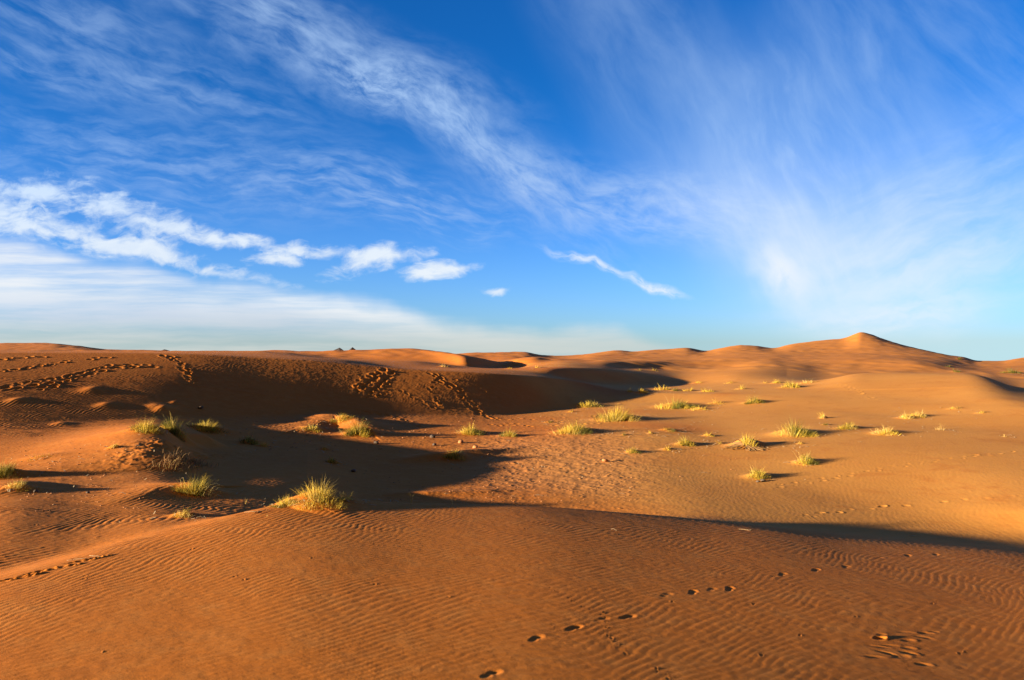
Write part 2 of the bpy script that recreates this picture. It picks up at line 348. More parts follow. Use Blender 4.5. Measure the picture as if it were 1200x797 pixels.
# ------------------------------------------------------------------ the plants: where, how large, what they look like
# px, py of the foot, height and width in picture units, kind, label
G = [
 (370, 586, 37, 60, 'hero', 'tall straw yellow grass tuft crowning the nearest dune crest, lit by the sun'),
 (334, 592, 14, 34, 'clump', 'low yellow grass clump just left of the tall tuft on the nearest crest'),
 (405, 586, 15, 24, 'wisp', 'sparse dry wisps of grass just right of the tall tuft on the nearest crest'),
 (228, 577, 27, 42, 'clump', 'drooping yellow green grass tuft below the overgrown sand scarp on the left'),
 (213, 605, 14, 26, 'wisp', 'thin dull grass tuft in the hollow between the scarp and nearest crest'),
 (170, 504, 17, 42, 'clump', 'bright yellow green tuft on the left lip of the sand scarp'),
 (203, 506, 24, 30, 'green', 'dark green upright tuft crowning the sand scarp on the left'),
 (190, 552, 52, 34, 'thatch', 'brown dead grass thatch hanging down the face of the left scarp'),
 (240, 503, 14, 42, 'clump', 'wide low grass tuft at the right end of the left scarp'),
 (132, 525, 10, 11, 'wisp', 'single small wispy tuft on the smooth sand left of the scarp'),
 (20, 572, 16, 26, 'wisp', 'pale spiky tuft on a small drift near the left edge'),
 (3, 558, 24, 34, 'green', 'dusky green tuft cut by the left edge of the photo'),
 (44, 537, 6, 40, 'low', 'flat dark strip of grass on the hollow floor at far left'),
 (291, 519, 14, 22, 'green', 'dim green tuft at the shadow edge right of the scarp'),
 (308, 523, 9, 12, 'wisp', 'tiny dim tuft in shadow right of the scarp tufts'),
 (364, 503, 9, 26, 'clump', 'small flat yellow tuft in the lit strip below the dark dune face'),
 (400, 492, 10, 26, 'clump', 'upper left tuft of the mound below the dark dune face'),
 (420, 509, 24, 30, 'green', 'large rounded tuft on the mound below the dark dune face'),
 (380, 527, 8, 9, 'wisp', 'faint tiny tuft inside the broad central shadow, upper of two'),
 (389, 542, 11, 12, 'green', 'faint dark tuft inside the broad central shadow, lower of two'),
 (552, 508, 14, 26, 'clump', 'yellow tuft at the foot of the dark dune left of the crusted sand'),
 (596, 511, 12, 17, 'clump', 'small domed tuft with long shadow at the upper edge of the crusted sand'),
 (533, 537, 14, 26, 'clump', 'low tuft at the end of the central shadow left of crusted sand'),
 (672, 507, 17, 42, 'clump', 'rounded yellow green tuft with long shadow above the crusted sand'),
 (643, 495, 4, 9, 'green', 'tiny dark green sprig left above the rounded tuft by crusted sand'),
 (669, 483, 4, 10, 'low', 'very small tuft below the tip of the dark dune shadow'),
 (691, 476, 9, 32, 'clump', 'low yellow tuft near the tip of the dark dune shadow'),
 (722, 492, 20, 46, 'clump', 'wide tuft with hanging right end, right of the dark dune shadow'),
 (742, 530, 9, 16, 'clump', 'small yellow tuft alone on the smooth sand at the right side of crusted sand'),
 (803, 521, 13, 20, 'clump', 'round tuft throwing a wavy shadow at the left of the root mound'),
 (781, 504, 5, 16, 'low', 'faint low tuft above the round tuft with the wavy shadow'),
 (790, 506, 6, 14, 'green', 'small dark green tuft beside the faint low tuft in mid slope'),
 (762, 508, 4, 8, 'low', 'tiny pale sprig on the mid slope right of the wide tuft'),
 (732, 510, 4, 8, 'green', 'tiny dark sprig below the wide tuft with hanging end'),
 (830, 511, 8, 12, 'wisp', 'small thin tuft between the round tuft and the root mound'),
 (843, 520, 5, 11, 'low', 'tiny tuft just left of the root mound'),
 (782, 527, 6, 14, 'low', 'dry low tuft on the drift left of the round tuft'),
 (874, 523, 23, 36, 'roots', 'straw grass mound with bare exposed roots on the right slope'),
 (930, 509, 20, 42, 'green', 'largest round green bush on the right slope'),
 (944, 542, 15, 24, 'green', 'dark green leaning tuft below the largest bush on the right slope'),
 (888, 559, 15, 26, 'clump', 'lowest green yellow tuft on the right slope, above two dark stones'),
 (965, 490, 9, 8, 'wisp', 'thin upright sprig right above the largest bush'),
 (968, 498, 4, 9, 'green', 'tiny green sprig just right of the largest bush'),
 (995, 502, 11, 22, 'clump', 'pale leaning tuft two steps right of the largest bush'),
 (1040, 508, 11, 34, 'dry', 'flattened pale straw tuft on the right slope'),
 (1062, 490, 9, 18, 'dry', 'left one of the paired straw tufts on the right hill'),
 (1077, 488, 9, 20, 'dry', 'right one of the paired straw tufts on the right hill'),
 (1104, 504, 7, 24, 'twig', 'grey leafless twiggy plant on the right slope'),
 (1119, 479, 4, 14, 'low', 'small tuft on the right hill just above the twiggy plant'),
 (1150, 484, 4, 13, 'low', 'small pale tuft low on the right hill near the photo edge'),
 (1177, 512, 3, 10, 'twig', 'tiny grey twig plant at the far right of the slope'),
 (938, 520, 4, 8, 'low', 'tiny tuft under the right edge of the largest bush'),
 (792, 477, 14, 44, 'green', 'broad green and yellow tuft on the rise in the middle distance'),
 (820, 480, 7, 18, 'low', 'short tuft touching the right end of the broad middle distance tuft'),
 (840, 473, 6, 20, 'low', 'flat yellow tuft right of the broad middle distance tuft'),
 (884, 472, 11, 22, 'green', 'dark domed tuft in the middle distance above the root mound'),
 (738, 459, 5, 8, 'clump', 'leftmost tiny tuft in the row behind the shadow tip'),
 (753, 460, 8, 15, 'clump', 'second tuft from the left in the row behind the shadow tip'),
 (775, 457, 7, 20, 'clump', 'third tuft from the left in the row behind the shadow tip'),
 (792, 458, 6, 14, 'green', 'fourth tuft from the left, dark ended, in the row behind the shadow tip'),
 (808, 458, 6, 12, 'clump', 'fifth tuft from the left in the row behind the shadow tip'),
 (827, 459, 6, 16, 'clump', 'rightmost tuft in the row behind the shadow tip, with dark shadow'),
 (817, 449, 4, 16, 'low', 'low tuft above the right end of the row of tufts'),
 (857, 449, 4, 12, 'clump', 'small shadowed tuft on the plain below the far ridge'),
 (869, 456, 5, 14, 'low', 'flat bright tuft on the plain left above the dark domed one'),
 (896, 449, 3, 12, 'low', 'very flat tuft left of the crest tufts at the hollow'),
 (910, 449, 6, 13, 'clump', 'left tuft of the cluster on the crest beside the hollow'),
 (926, 454, 10, 20, 'clump', 'front tuft of the cluster on the crest beside the hollow'),
 (946, 449, 6, 24, 'dry', 'right trailing straw tuft of the cluster beside the hollow'),
 (1120, 436, 5, 14, 'green', 'green tuft on the right hill saddle'),
 (1112, 430, 3, 6, 'green', 'tiny tuft just above the green one on the right hill saddle'),
 (1123, 421, 3, 8, 'green', 'tiny bush on the skyline slope right of the peak'),
 (1187, 437, 8, 24, 'green', 'wide green bush below the skyline at the right edge'),
 (520, 430, 5, 12, 'dry', 'pale brush behind the dark dune crest, left of the far slip faces'),
 (597, 432, 3, 10, 'low', 'faint small brush at the foot of the far slip face'),
 (630, 431, 3, 12, 'low', 'faint small brush on the bright plain before the far dunes'),
 (748, 434, 3, 10, 'low', 'left low brush at the foot of the far middle ridge'),
 (765, 434, 3, 12, 'low', 'right low brush at the foot of the far middle ridge'),
]
# blown sand gathered round every plant
for (a, b, hp, wp, kind, lab) in G:
    xx, yy = locate(a, b); d = yy
    s = min(wp / F * d * .34, 1.6)
    hh = min(hp / F * d * .34, .30)
    if kind in ('hero', 'thatch', 'twig') or (b > 570 and a > 250): continue
    if kind == 'roots': hh, s = .34, .42
    bump(xx, yy + .3 * s, hh, s, s * .8, math.radians(SUN_BEHIND), 1.5)

# ------------------------------------------------------------------ materials
def mat(name):
    m = bpy.data.materials.new(name); m.use_nodes = True; nt = m.node_tree
    b = nt.nodes['Principled BSDF']; return m, nt, b
def node(nt, t, **k):
    n = nt.nodes.new(t)
    for a, v in k.items(): setattr(n, a, v)
    return n
def noise(nt, vec, scale, detail=3, rough=.55, dist=0.0):
    n = node(nt, 'ShaderNodeTexNoise'); n.inputs['Scale'].default_value = scale; n.inputs['Detail'].default_value = detail
    n.inputs['Roughness'].default_value = rough; n.inputs['Distortion'].default_value = dist
    nt.links.new(vec, n.inputs['Vector']); return n.outputs['Fac']
def mix(nt, fac, a, b, mode='MIX'):
    n = node(nt, 'ShaderNodeMix', data_type='RGBA', blend_type=mode)
    for s, v in ((n.inputs[0], fac), (n.inputs[6], a), (n.inputs[7], b)):
        if hasattr(v, 'links'): nt.links.new(v, s)
        elif isinstance(v, (tuple, list)): s.default_value = (*v, 1) if len(v) == 3 else v
        else: s.default_value = v
    return n.outputs[2]
def ramp(nt, fac, lo, hi, smooth=True):
    n = node(nt, 'ShaderNodeMapRange'); n.interpolation_type = 'SMOOTHSTEP' if smooth else 'LINEAR'
    nt.links.new(fac, n.inputs[0]); n.inputs[1].default_value = lo; n.inputs[2].default_value = hi
    return n.outputs[0]
def math_(nt, op, a, b=None, c=None):
    n = node(nt, 'ShaderNodeMath', operation=op)
    for i, v in enumerate((a, b, c)):
        if v is None: continue
        if hasattr(v, 'links'): nt.links.new(v, n.inputs[i])
        else: n.inputs[i].default_value = v
    return n.outputs[0]

SAND, nt, B = mat('orange_sand')
tc = node(nt, 'ShaderNodeTexCoord').outputs['Object']
c = mix(nt, ramp(nt, noise(nt, tc, .09, 4), .35, .68), (.560, .170, .018), (.510, .146, .014))
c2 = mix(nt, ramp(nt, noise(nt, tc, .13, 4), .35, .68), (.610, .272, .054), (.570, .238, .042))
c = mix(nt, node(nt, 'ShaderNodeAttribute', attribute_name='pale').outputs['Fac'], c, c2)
c = mix(nt, math_(nt, 'MULTIPLY', ramp(nt, noise(nt, tc, 2.2, 6, .66), .42, .75), .5), c, (.60, .235, .046))
c = mix(nt, math_(nt, 'MULTIPLY', ramp(nt, noise(nt, tc, .55, 6, .7, 1.2), .50, .72), .45), c, (.42, .125, .016))
att = node(nt, 'ShaderNodeAttribute', attribute_name='crust').outputs['Fac']
c = mix(nt, math_(nt, 'MULTIPLY', att, .6), c, (.50, .205, .062))
c = mix(nt, math_(nt, 'MULTIPLY', ramp(nt, noise(nt, tc, 85, 3, .75), .50, .72), .55), c, (.36, .105, .013))
c = mix(nt, math_(nt, 'MULTIPLY', ramp(nt, noise(nt, tc, 130, 2, .6), .56, .72), .5), c, (.70, .31, .08))
nt.links.new(c, B.inputs['Base Color']); B.inputs['Roughness'].default_value = .95; B.inputs['Specular IOR Level'].default_value = .12
bp0 = node(nt, 'ShaderNodeBump'); bp0.inputs['Strength'].default_value = .2; bp0.inputs['Distance'].default_value = .03
nt.links.new(noise(nt, tc, 5.5, 6, .68), bp0.inputs['Height'])
bp = node(nt, 'ShaderNodeBump'); bp.inputs['Strength'].default_value = .35; bp.inputs['Distance'].default_value = .004
nt.links.new(noise(nt, tc, 80, 4, .7), bp.inputs['Height']); nt.links.new(bp0.outputs[0], bp.inputs['Normal']); nt.links.new(bp.outputs[0], B.inputs['Normal'])

def grass_mat(name, c0, c1, trans):
    m, nt, B = mat(name)
    at = node(nt, 'ShaderNodeAttribute', attribute_name='tone').outputs['Fac']
    col = mix(nt, at, c0, c1)
    nt.links.new(col, B.inputs['Base Color']); B.inputs['Roughness'].default_value = .7; B.inputs['Specular IOR Level'].default_value = .2
    tr = node(nt, 'ShaderNodeBsdfTranslucent'); nt.links.new(col, tr.inputs['Color'])
    mx = node(nt, 'ShaderNodeMixShader'); mx.inputs[0].default_value = trans
    out = nt.nodes['Material Output']
    nt.links.new(B.outputs[0], mx.inputs[1]); nt.links.new(tr.outputs[0], mx.inputs[2]); nt.links.new(mx.outputs[0], out.inputs['Surface'])
    return m
M_GREEN = grass_mat('grass_green', (.06, .065, .010), (.20, .18, .025), .22)
M_YELL = grass_mat('grass_yellow', (.36, .25, .020), (.86, .60, .080), .25)
M_STRAW = grass_mat('dry_straw', (.50, .33, .08), (.80, .60, .20), .25)
M_DEAD = grass_mat('dead_thatch', (.16, .085, .03), (.36, .20, .075), .15)
def plain(name, c0, c1, scale, rough=.9):
    m, nt, B = mat(name); t = node(nt, 'ShaderNodeTexCoord').outputs['Object']
    nt.links.new(mix(nt, ramp(nt, noise(nt, t, scale, 5, .65), .35, .7), c0, c1), B.inputs['Base Color']); B.inputs['Roughness'].default_value = rough
    b = node(nt, 'ShaderNodeBump'); b.inputs['Strength'].default_value = .6; b.inputs['Distance'].default_value = .01
    nt.links.new(noise(nt, t, scale * 3, 4), b.inputs['Height']); nt.links.new(b.outputs[0], B.inputs['Normal']); return m
M_STONE = plain('dark_stone', (.05, .035, .025), (.12, .08, .05), 20)
M_PALE = plain('pale_wood', (.38, .26, .13), (.50, .38, .22), 30)
M_ROCK = plain('dark_rock', (.030, .022, .020), (.065, .050, .045), .12)
M_CLOD = plain('sand_clod', (.30, .12, .04), (.46, .19, .06), 25)

# ------------------------------------------------------------------ mesh helpers
def mesh_obj(name, verts, faces, material, parent=None, smooth=False, tone=None):
    me = bpy.data.meshes.new(name); me.from_pydata(verts, [], faces); me.update()
    if smooth: me.polygons.foreach_set('use_smooth', [True] * len(me.polygons))
    if tone is not None:
        a = me.attributes.new('tone', 'FLOAT', 'POINT'); a.data.foreach_set('value', np.array(tone, np.float32))
    me.materials.append(material)
    o = bpy.data.objects.new(name, me); COL.objects.link(o)
    if parent: o.parent = parent
    return o
def tag(o, label=None, cat=None, group=None, kind=None):
    for k, v in (('label', label), ('category', cat), ('group', group), ('kind', kind)):
        if v: o[k] = v
    return o

# ------------------------------------------------------------------ the ground sheet
nv = NC * NR + 1
co = np.empty((nv, 3), np.float32)
co[:-1, 0] = X.ravel(); co[:-1, 1] = Y.ravel(); co[:-1, 2] = H.ravel(); co[-1] = (0, 0, -1.72)
ci = np.arange(NC)[:, None]; cj = (ci + 1) % NC; k = np.arange(NR - 1)[None, :]
quads = np.stack([ci * NR + k, ci * NR + k + 1, cj * NR + k + 1, cj * NR + k], -1).reshape(-1, 4)
tri = np.stack([np.full(NC, nv - 1), np.arange(NC) * NR, ((np.arange(NC) + 1) % NC) * NR], -1)
loops = np.concatenate([quads.ravel(), tri.ravel()]).astype(np.int32)
starts = np.concatenate([np.arange(len(quads)) * 4, len(quads) * 4 + np.arange(NC) * 3]).astype(np.int32)
me = bpy.data.meshes.new('ground')
me.vertices.add(nv); me.vertices.foreach_set('co', co.ravel())
me.loops.add(len(loops)); me.loops.foreach_set('vertex_index', loops)
me.polygons.add(len(starts)); me.polygons.foreach_set('loop_start', starts)
me.polygons.foreach_set('use_smooth', np.ones(len(starts), bool))
me.update(calc_edges=True)
at = me.attributes.new('crust', 'FLOAT', 'POINT'); at.data.foreach_set('value', np.append(CR.ravel(), 0).astype(np.float32))
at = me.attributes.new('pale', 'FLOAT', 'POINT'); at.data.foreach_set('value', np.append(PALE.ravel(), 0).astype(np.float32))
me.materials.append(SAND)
gr = bpy.data.objects.new('ground', me); COL.objects.link(gr)
tag(gr, 'rippled orange desert sand rising into dunes', 'ground', kind='structure')
if me.polygons[0].normal.z < 0: me.flip_normals()

# ------------------------------------------------------------------ grass
def blades(n, W, Ht, bw, lean=.55, curl=.8, seed=0, spread=.36, wind=(.25, .1), hvar=.45, inner=0.0, segs=4, depth_ratio=.7):
    """n narrow bent blades springing from a few crowded feet within W; returns verts, faces, tone"""
    g = random.Random(seed); V, Fc, T = [], [], []
    ncl = 1 if n < 6 else max(3, min(9, int(n / 28) + 2))
    cl = []
    for i in range(ncl):
        a, q = g.uniform(0, 2 * math.pi), math.sqrt(g.uniform(.0, 1)) if i else .15
        cl.append((math.cos(a) * q * W * spread, math.sin(a) * q * W * spread * depth_ratio, g.uniform(.35, 1.0) * (1 - .4 * q) if i else 1.0,
                   math.cos(a) * q, math.sin(a) * q, g.gauss(0, .12)))
    for _ in range(n):
        cx0, cy0, hk, ux, uy, tk = cl[min(int(abs(g.gauss(0, .45)) * ncl), ncl - 1)] if g.random() < .6 else g.choice(cl)
        a = g.uniform(0, 2 * math.pi); q = math.sqrt(g.random()); rc = W * spread * .34
        x, y = cx0 + math.cos(a) * q * rc, cy0 + math.sin(a) * q * rc
        ln = Ht * 1.22 * hk * g.uniform(1 - hvar, 1.0)
        dx, dy = math.cos(a) * q + .8 * ux + g.gauss(0, .35) + wind[0], math.sin(a) * q + .8 * uy + g.gauss(0, .35) + wind[1]
        dn = math.hypot(dx, dy) + 1e-6; th = min(1.35, dn * lean * g.uniform(.3, .9)); dx /= dn; dy /= dn
        bend = curl * g.uniform(.15, 1.5); tone = min(1, max(0, g.gauss(.5 + tk, .32)))
        fa = g.uniform(0, math.pi); wx, wy = math.cos(fa) * bw / 2, math.sin(fa) * bw / 2
        z = -.02; i0 = len(V)
        for sg in range(segs + 1):
            t = sg / segs; w = 1 - .85 * t * t
            V += [(x - wx * w, y - wy * w, z), (x + wx * w, y + wy * w, z)]; T += [min(1, tone * (.65 + .45 * t))] * 2
            an = th + bend * t * t; st = ln / segs
            x += dx * math.sin(an) * st; y += dy * math.sin(an) * st; z += math.cos(an) * st
        for sg in range(segs): j = i0 + 2 * sg; Fc.append((j, j + 1, j + 3, j + 2))
    return V, Fc, T
def settle(V, xx, yy, z0, segs=4):
    """rest the foot of every blade on the sand under it"""
    per = 2 * (segs + 1); out = []
    for i in range(0, len(V), per):
        fx = (V[i][0] + V[i + 1][0]) / 2; fy = (V[i][1] + V[i + 1][1]) / 2
        dz = ground(xx + fx, yy + fy) - z0
        out += [(v[0], v[1], v[2] + dz) for v in V[i:i + per]]
    return out
def plant(a, b, hp, wp, kind, lab, idx):
    xx, yy = locate(a, b); d = yy; z = ground(xx, yy)
    Ht, W = hp / F * d, wp / F * d
    if hp < 8: Ht, W = Ht * 1.2, W * 1.15
    if a > 540: Ht, W = Ht * 1.05, W * 1.15
    px_m = d / F
    seed = 100 + idx
    g = random.Random(seed)
    big = hp >= 9
    group = 'grass tufts scattered over the dunes'
    name = {'twig': 'dry_plant', 'thatch': 'dead_grass'}.get(kind, 'grass_tuft')
    cat = {'twig': 'dry plant', 'thatch': 'dead grass'}.get(kind, 'grass tuft')
    if kind == 'twig': group = 'twiggy plants on the right slope'
    if kind == 'thatch': group = None
    bw = max(.0055, px_m * .25)
    root = None
    if big:
        root = bpy.data.objects.new(name, None); COL.objects.link(root); root.location = (xx, yy, z); root.empty_display_size = .2
        tag(root, lab, cat, group)
    def part(pn, V, Fc, T, m, segs=4):
        V = settle(V, xx, yy, z, segs)
        if big: return mesh_obj(pn, V, Fc, m, root, tone=T)
        o = mesh_obj(name, V, Fc, m, tone=T); o.location = (xx, yy, z); tag(o, lab, cat, group); return o
    wnd = (g.gauss(.1, .25), g.gauss(.05, .15)); sq = g.uniform(.78, 1.0)
    if kind == 'hero':
        part('leaf_blades', *blades(900, W * 1.1, Ht * .66, .0055, .95, 1.5, seed, .44, (-.05, .05), .7), M_YELL)
        part('green_blades', *blades(170, W * .75, Ht * .55, .0055, .7, .8, seed + 1, .36, (.2, .1), .5), M_GREEN)
        part('dry_stalks', *blades(300, W * 1.1, Ht * .80, .0045, 1.1, 2.3, seed + 2, .40, (.0, .05), .55, segs=8), M_STRAW, 8)
    elif kind == 'thatch':
        V, Fc, T = [], [], []
        top = ground(xx, yy + .8)
        for q in range(900):
            t = g.random(); sx = (g.gauss(0, .22) + .30 * (t - .5)) * W * 1.3
            sy = g.uniform(-.2, 2.0) + .9 * t
            zz = ground(xx + sx, yy + sy) - z
            V2, F2, T2 = blades(1, .03, g.uniform(.16, .34), .011, 1.5, 2.2, seed + q, .4, (g.uniform(.1, .9), g.uniform(-.9, -.2)), .4)
            i0 = len(V); V += [(v[0] + sx, v[1] + sy, v[2] + zz) for v in V2]; Fc += [tuple(i + i0 for i in f) for f in F2]; T += T2
        mesh_obj('dead_thatch', V, Fc, M_DEAD, root, tone=T)
        V, Fc, T = [], [], []
        for q in range(40):
            sx = g.gauss(.05, .24) * W; sy = g.uniform(0, 2.2); zz = ground(xx + sx, yy + sy) - z
            V2, F2, T2 = blades(1, .03, g.uniform(.12, .26), .008, 1.2, 1.8, seed + 999 + q, .4, (g.uniform(0, .5), g.uniform(-.5, .2)), .4)
            i0 = len(V); V += [(v[0] + sx, v[1] + sy, v[2] + zz) for v in V2]; Fc += [tuple(i + i0 for i in f) for f in F2]; T += T2
        mesh_obj('dry_stalks', V, Fc, M_STRAW, root, tone=T)
    elif kind == 'roots':
        part('leaf_blades', *blades(230, W * .7, Ht * .62, bw, .7, .7, seed, .36), M_YELL)
        part('dry_stalks', *blades(90, W * .7, Ht * .7, bw * .8, .9, .8, seed + 1, .36), M_STRAW)
        V, Fc, T = [], [], []
        for q in range(70):
            an = g.uniform(0, 2 * math.pi); ln = W * g.uniform(.35, .62); w = g.uniform(.012, .025); i0 = len(V)
            for s in range(6):
                t = s / 5; rr = .05 + ln * t; cx, cy = math.cos(an + .2 * math.sin(q + 3 * t)) * rr, math.sin(an + .2 * math.sin(q + 3 * t)) * rr
                zz = ground(xx + cx, yy + cy) - z + .06 * (1 - t) + .012
                V += [(cx - math.sin(an) * w, cy + math.cos(an) * w, zz), (cx, cy, zz + w), (cx + math.sin(an) * w, cy - math.cos(an) * w, zz)]; T += [g.random()] * 3
            for s in range(5):
                j = i0 + 3 * s; Fc += [(j, j + 1, j + 4, j + 3), (j + 1, j + 2, j + 5, j + 4)]
        mesh_obj('root_strands', V, Fc, M_DEAD, root, tone=T)
    elif kind == 'twig':
        V, Fc, T = blades(46, W * .8, Ht, bw * .6, 1.0, .6, seed, .3, (.1, 0), .6)
        part('dry_stalks', V, Fc, T, M_STRAW)
    else:
        dens = {'clump': 1.0, 'green': 1.25, 'wisp': .45, 'low': .6, 'dry': .8}[kind]
        n = int(dens * min(620, max(50, hp * wp * 1.1)))
        m1, m2 = {'clump': (M_YELL, M_GREEN), 'green': (M_GREEN, M_YELL), 'wisp': (M_YELL, M_STRAW), 'low': (M_YELL, M_YELL), 'dry': (M_STRAW, M_YELL)}[kind]
        lean = {'clump': .75, 'green': .7, 'wisp': .8, 'low': .9, 'dry': 1.0}[kind]
        part('leaf_blades', *blades(n, W * .9, Ht * sq, bw, lean * 1.25, 1.15, seed, .44, wnd, .7), m1)
        if big:
            part('green_blades' if m2 is M_GREEN else 'yellow_blades' if m2 is M_YELL else 'dry_stalks',
                 *blades(int(n * (.4 if kind == 'green' else .85)), W * 1.0, Ht * .72, bw, lean, .9, seed + 1, .46, (.35, .1), .6), m2)
            if m2 is not M_STRAW and m1 is not M_STRAW:
                part('dry_stalks', *blades(int(n * (.10 if kind == 'green' else .3)), W * 1.05, Ht * 1.05, bw * .75, lean * 1.5, 1.7, seed + 2, .48, wnd, .7), M_STRAW)
for idx, gdef in enumerate(G): plant(*gdef, idx)

# ------------------------------------------------------------------ stones, twigs and litter
def lump(name, xx, yy, sx, sy, sz, material, label, cat, seed, group=None, sink=.3):
    g = random.Random(seed); V, Fc = [], []
    nu, nw = 9, 6
    V.append((0, 0, -sz))
    for j in range(1, nw):
        ph = -math.pi / 2 + math.pi * j / nw
        for i in range(nu):
            t = 2 * math.pi * i / nu; k = 1 + g.uniform(-.22, .22)
            V.append((sx * k * math.cos(ph) * math.cos(t), sy * k * math.cos(ph) * math.sin(t), sz * k * math.sin(ph)))
    V.append((0, 0, sz))
    for i in range(nu):
        Fc.append((0, 1 + (i + 1) % nu, 1 + i)); Fc.append((len(V) - 1, 1 + (nw - 2) * nu + i, 1 + (nw - 2) * nu + (i + 1) % nu))
    for j in range(nw - 2):
        for i in range(nu): a0_ = 1 + j * nu + i; b0_ = 1 + j * nu + (i + 1) % nu; Fc.append((a0_, b0_, b0_ + nu, a0_ + nu))
    o = mesh_obj(name, V, Fc, material, smooth=True); o.location = (xx, yy, ground(xx, yy) + sz * (1 - sink)); o.rotation_euler = (g.uniform(-.2, .2), g.uniform(-.2, .2), g.uniform(0, 6))
    return tag(o, label, cat, group)
for i, (a, b, w, lab) in enumerate([
        (888, 565, 5, 'rounded dark stone below the lowest tuft on the right slope'),
        (894, 564, 6, 'flat dark stone right beside the rounded one on the right slope'),
        (507, 513, 8, 'dark stone at the upper edge of the central shadow'),
        (509, 522, 6, 'smaller dark stone just below another in the central shadow'),
        (441, 520, 7, 'dark lump near the big round tuft in central shadow'),
        (414, 553, 7, 'dark stone lying in the lower middle of the central shadow'),
        (235, 479, 7, 'dark stone at the foot of the dark dune face'),
        (42, 577, 7, 'dark flat stone on the rippled floor beside the left drift'),
        (103, 578, 5, 'small dark stone on the rippled floor right of the left drift'),
        (540, 519, 8, 'brown clod at the left margin of the crusted sand'),
        (557, 525, 7, 'brown clod between the two tufts left of crusted sand'),
        (709, 541, 8, 'isolated brown clod on the right of the crusted sand')]):
    xx, yy = locate(a, b); s = w / F * yy / 2
    lump('stone' if 'clod' not in lab else 'sand_clod', xx, yy, s, s * .8, s * .5, M_STONE if 'clod' not in lab else M_CLOD, lab, 'stone' if 'clod' not in lab else 'sand clod', 40 + i, 'dark stones lying on the sand' if 'clod' not in lab else 'clods of crusted sand')

def sticks(name, a, b, n, length, material, label, cat, seed, ang=0.0, rad=.006):
    g = random.Random(seed); V, Fc = [], []
    x0, y0 = locate(a, b)
    for q in range(n):
        an = ang + g.gauss(0, .5) * (n > 1); ox, oy = g.gauss(0, .12) * (n > 1), g.gauss(0, .08) * (n > 1); ln = length * g.uniform(.5, 1); i0 = len(V)
        for s in range(6):
            t = s / 5; wob = .04 * math.sin(5 * t + q) * ln
            cx, cy = ox + math.cos(an) * ln * (t - .5) - math.sin(an) * wob, oy + math.sin(an) * ln * (t - .5) + math.cos(an) * wob
            cz = ground(x0 + cx, y0 + cy) - ground(x0, y0) + rad * .8 + (.05 * ln * t * g.random())
            rr = rad * (1 - .5 * t)
            for kk in range(4):
                th = kk * math.pi / 2; V.append((cx - math.sin(an) * rr * math.cos(th), cy + math.cos(an) * rr * math.cos(th), cz + rr * math.sin(th)))
        for s in range(5):
            for kk in range(4): j = i0 + 4 * s; Fc.append((j + kk, j + (kk + 1) % 4, j + 4 + (kk + 1) % 4, j + 4 + kk))
    o = mesh_obj(name, V, Fc, material); o.location = (x0, y0, ground(x0, y0)); return tag(o, label, cat)
sticks('dry_twigs', 303, 600, 6, .42, M_PALE, 'pale dry twigs lying on the nearest dune crest left of the grass', 'twigs', 1, .4, .0045)
sticks('twig', 1069, 628, 1, .20, M_PALE, 'short pale twig lying in the dark shadow band on the right', 'twig', 2, -.2, .006)
sticks('twig', 873, 621, 1, .30, M_PALE, 'bent pale twig on the right shoulder of the nearest dune', 'twig', 3, -.3, .004)
sticks('dry_twigs', 88, 655, 5, .26, M_PALE, 'bleached straw scraps on the brink of the nearest dune at left', 'twigs', 4, .5, .0035)
sticks('bleached_stick', 200, 570, 1, .14, M_PALE, 'short bleached stick on the drift left of the drooping tuft', 'stick', 5, .2, .010)
for i, (a, b, h, lab) in enumerate([(287, 591, 9, 'lone dry stalk standing left of the clump on the nearest crest'), (313, 606, 5, 'short dry stalk beside the twigs on the nearest crest'),
                                   (482, 590, 14, 'tall thin dry stalk on the brink right of the tall tuft'), (531, 591, 8, 'thin dry stalk on the middle of the nearest brink')]):
    xx, yy = locate(a, b); V, Fc, T = blades(3, .05, h / F * yy, .008, .3, .6, 70 + i, .4, (.1, 0), .3)
    o = mesh_obj('dry_stalk', settle(V, xx, yy, ground(xx, yy)), Fc, M_STRAW, tone=T); o.location = (xx, yy, ground(xx, yy)); tag(o, lab, 'dry stalk', 'dry stalks on the nearest crest')

# crumbs of crust and pebbles nobody could count
g = random.Random(5); V, Fc = [], []
def crumbs(n, xr, yr, lo, hi):
    for _ in range(n):
        xx, yy = locate(g.uniform(*xr), g.uniform(*yr)); zz = ground(xx, yy); s = g.uniform(lo, hi) * (.6 + yy / 60); i0 = len(V)
        a = g.uniform(0, 6)
        for dx, dy, dzz in ((1, .2, .1), (-.3, .8, .05), (-.9, -.1, .1), (.1, -.8, 0), (g.uniform(-.2, .2), 0, .55)):
            V.append((xx + s * (dx * math.cos(a) - dy * math.sin(a)), yy + s * (dx * math.sin(a) + dy * math.cos(a)), zz + s * dzz - .002))
        Fc.extend([(i0, i0 + 1, i0 + 4), (i0 + 1, i0 + 2, i0 + 4), (i0 + 2, i0 + 3, i0 + 4), (i0 + 3, i0, i0 + 4)])
crumbs(260, (545, 740), (515, 590), .014, .036)
crumbs(160, (20, 170), (520, 600), .02, .05)
crumbs(120, (280, 560), (488, 530), .03, .07)
crumbs(90, (380, 640), (530, 588), .02, .05)
crumbs(45, (0, 700), (625, 790), .006, .013)
crumbs(60, (620, 900), (470, 560), .02, .05)
o = mesh_obj('pebbles', V, Fc, M_CLOD); tag(o, 'crumbs of crust and pebbles strewn over the sand', 'pebbles', kind='stuff')

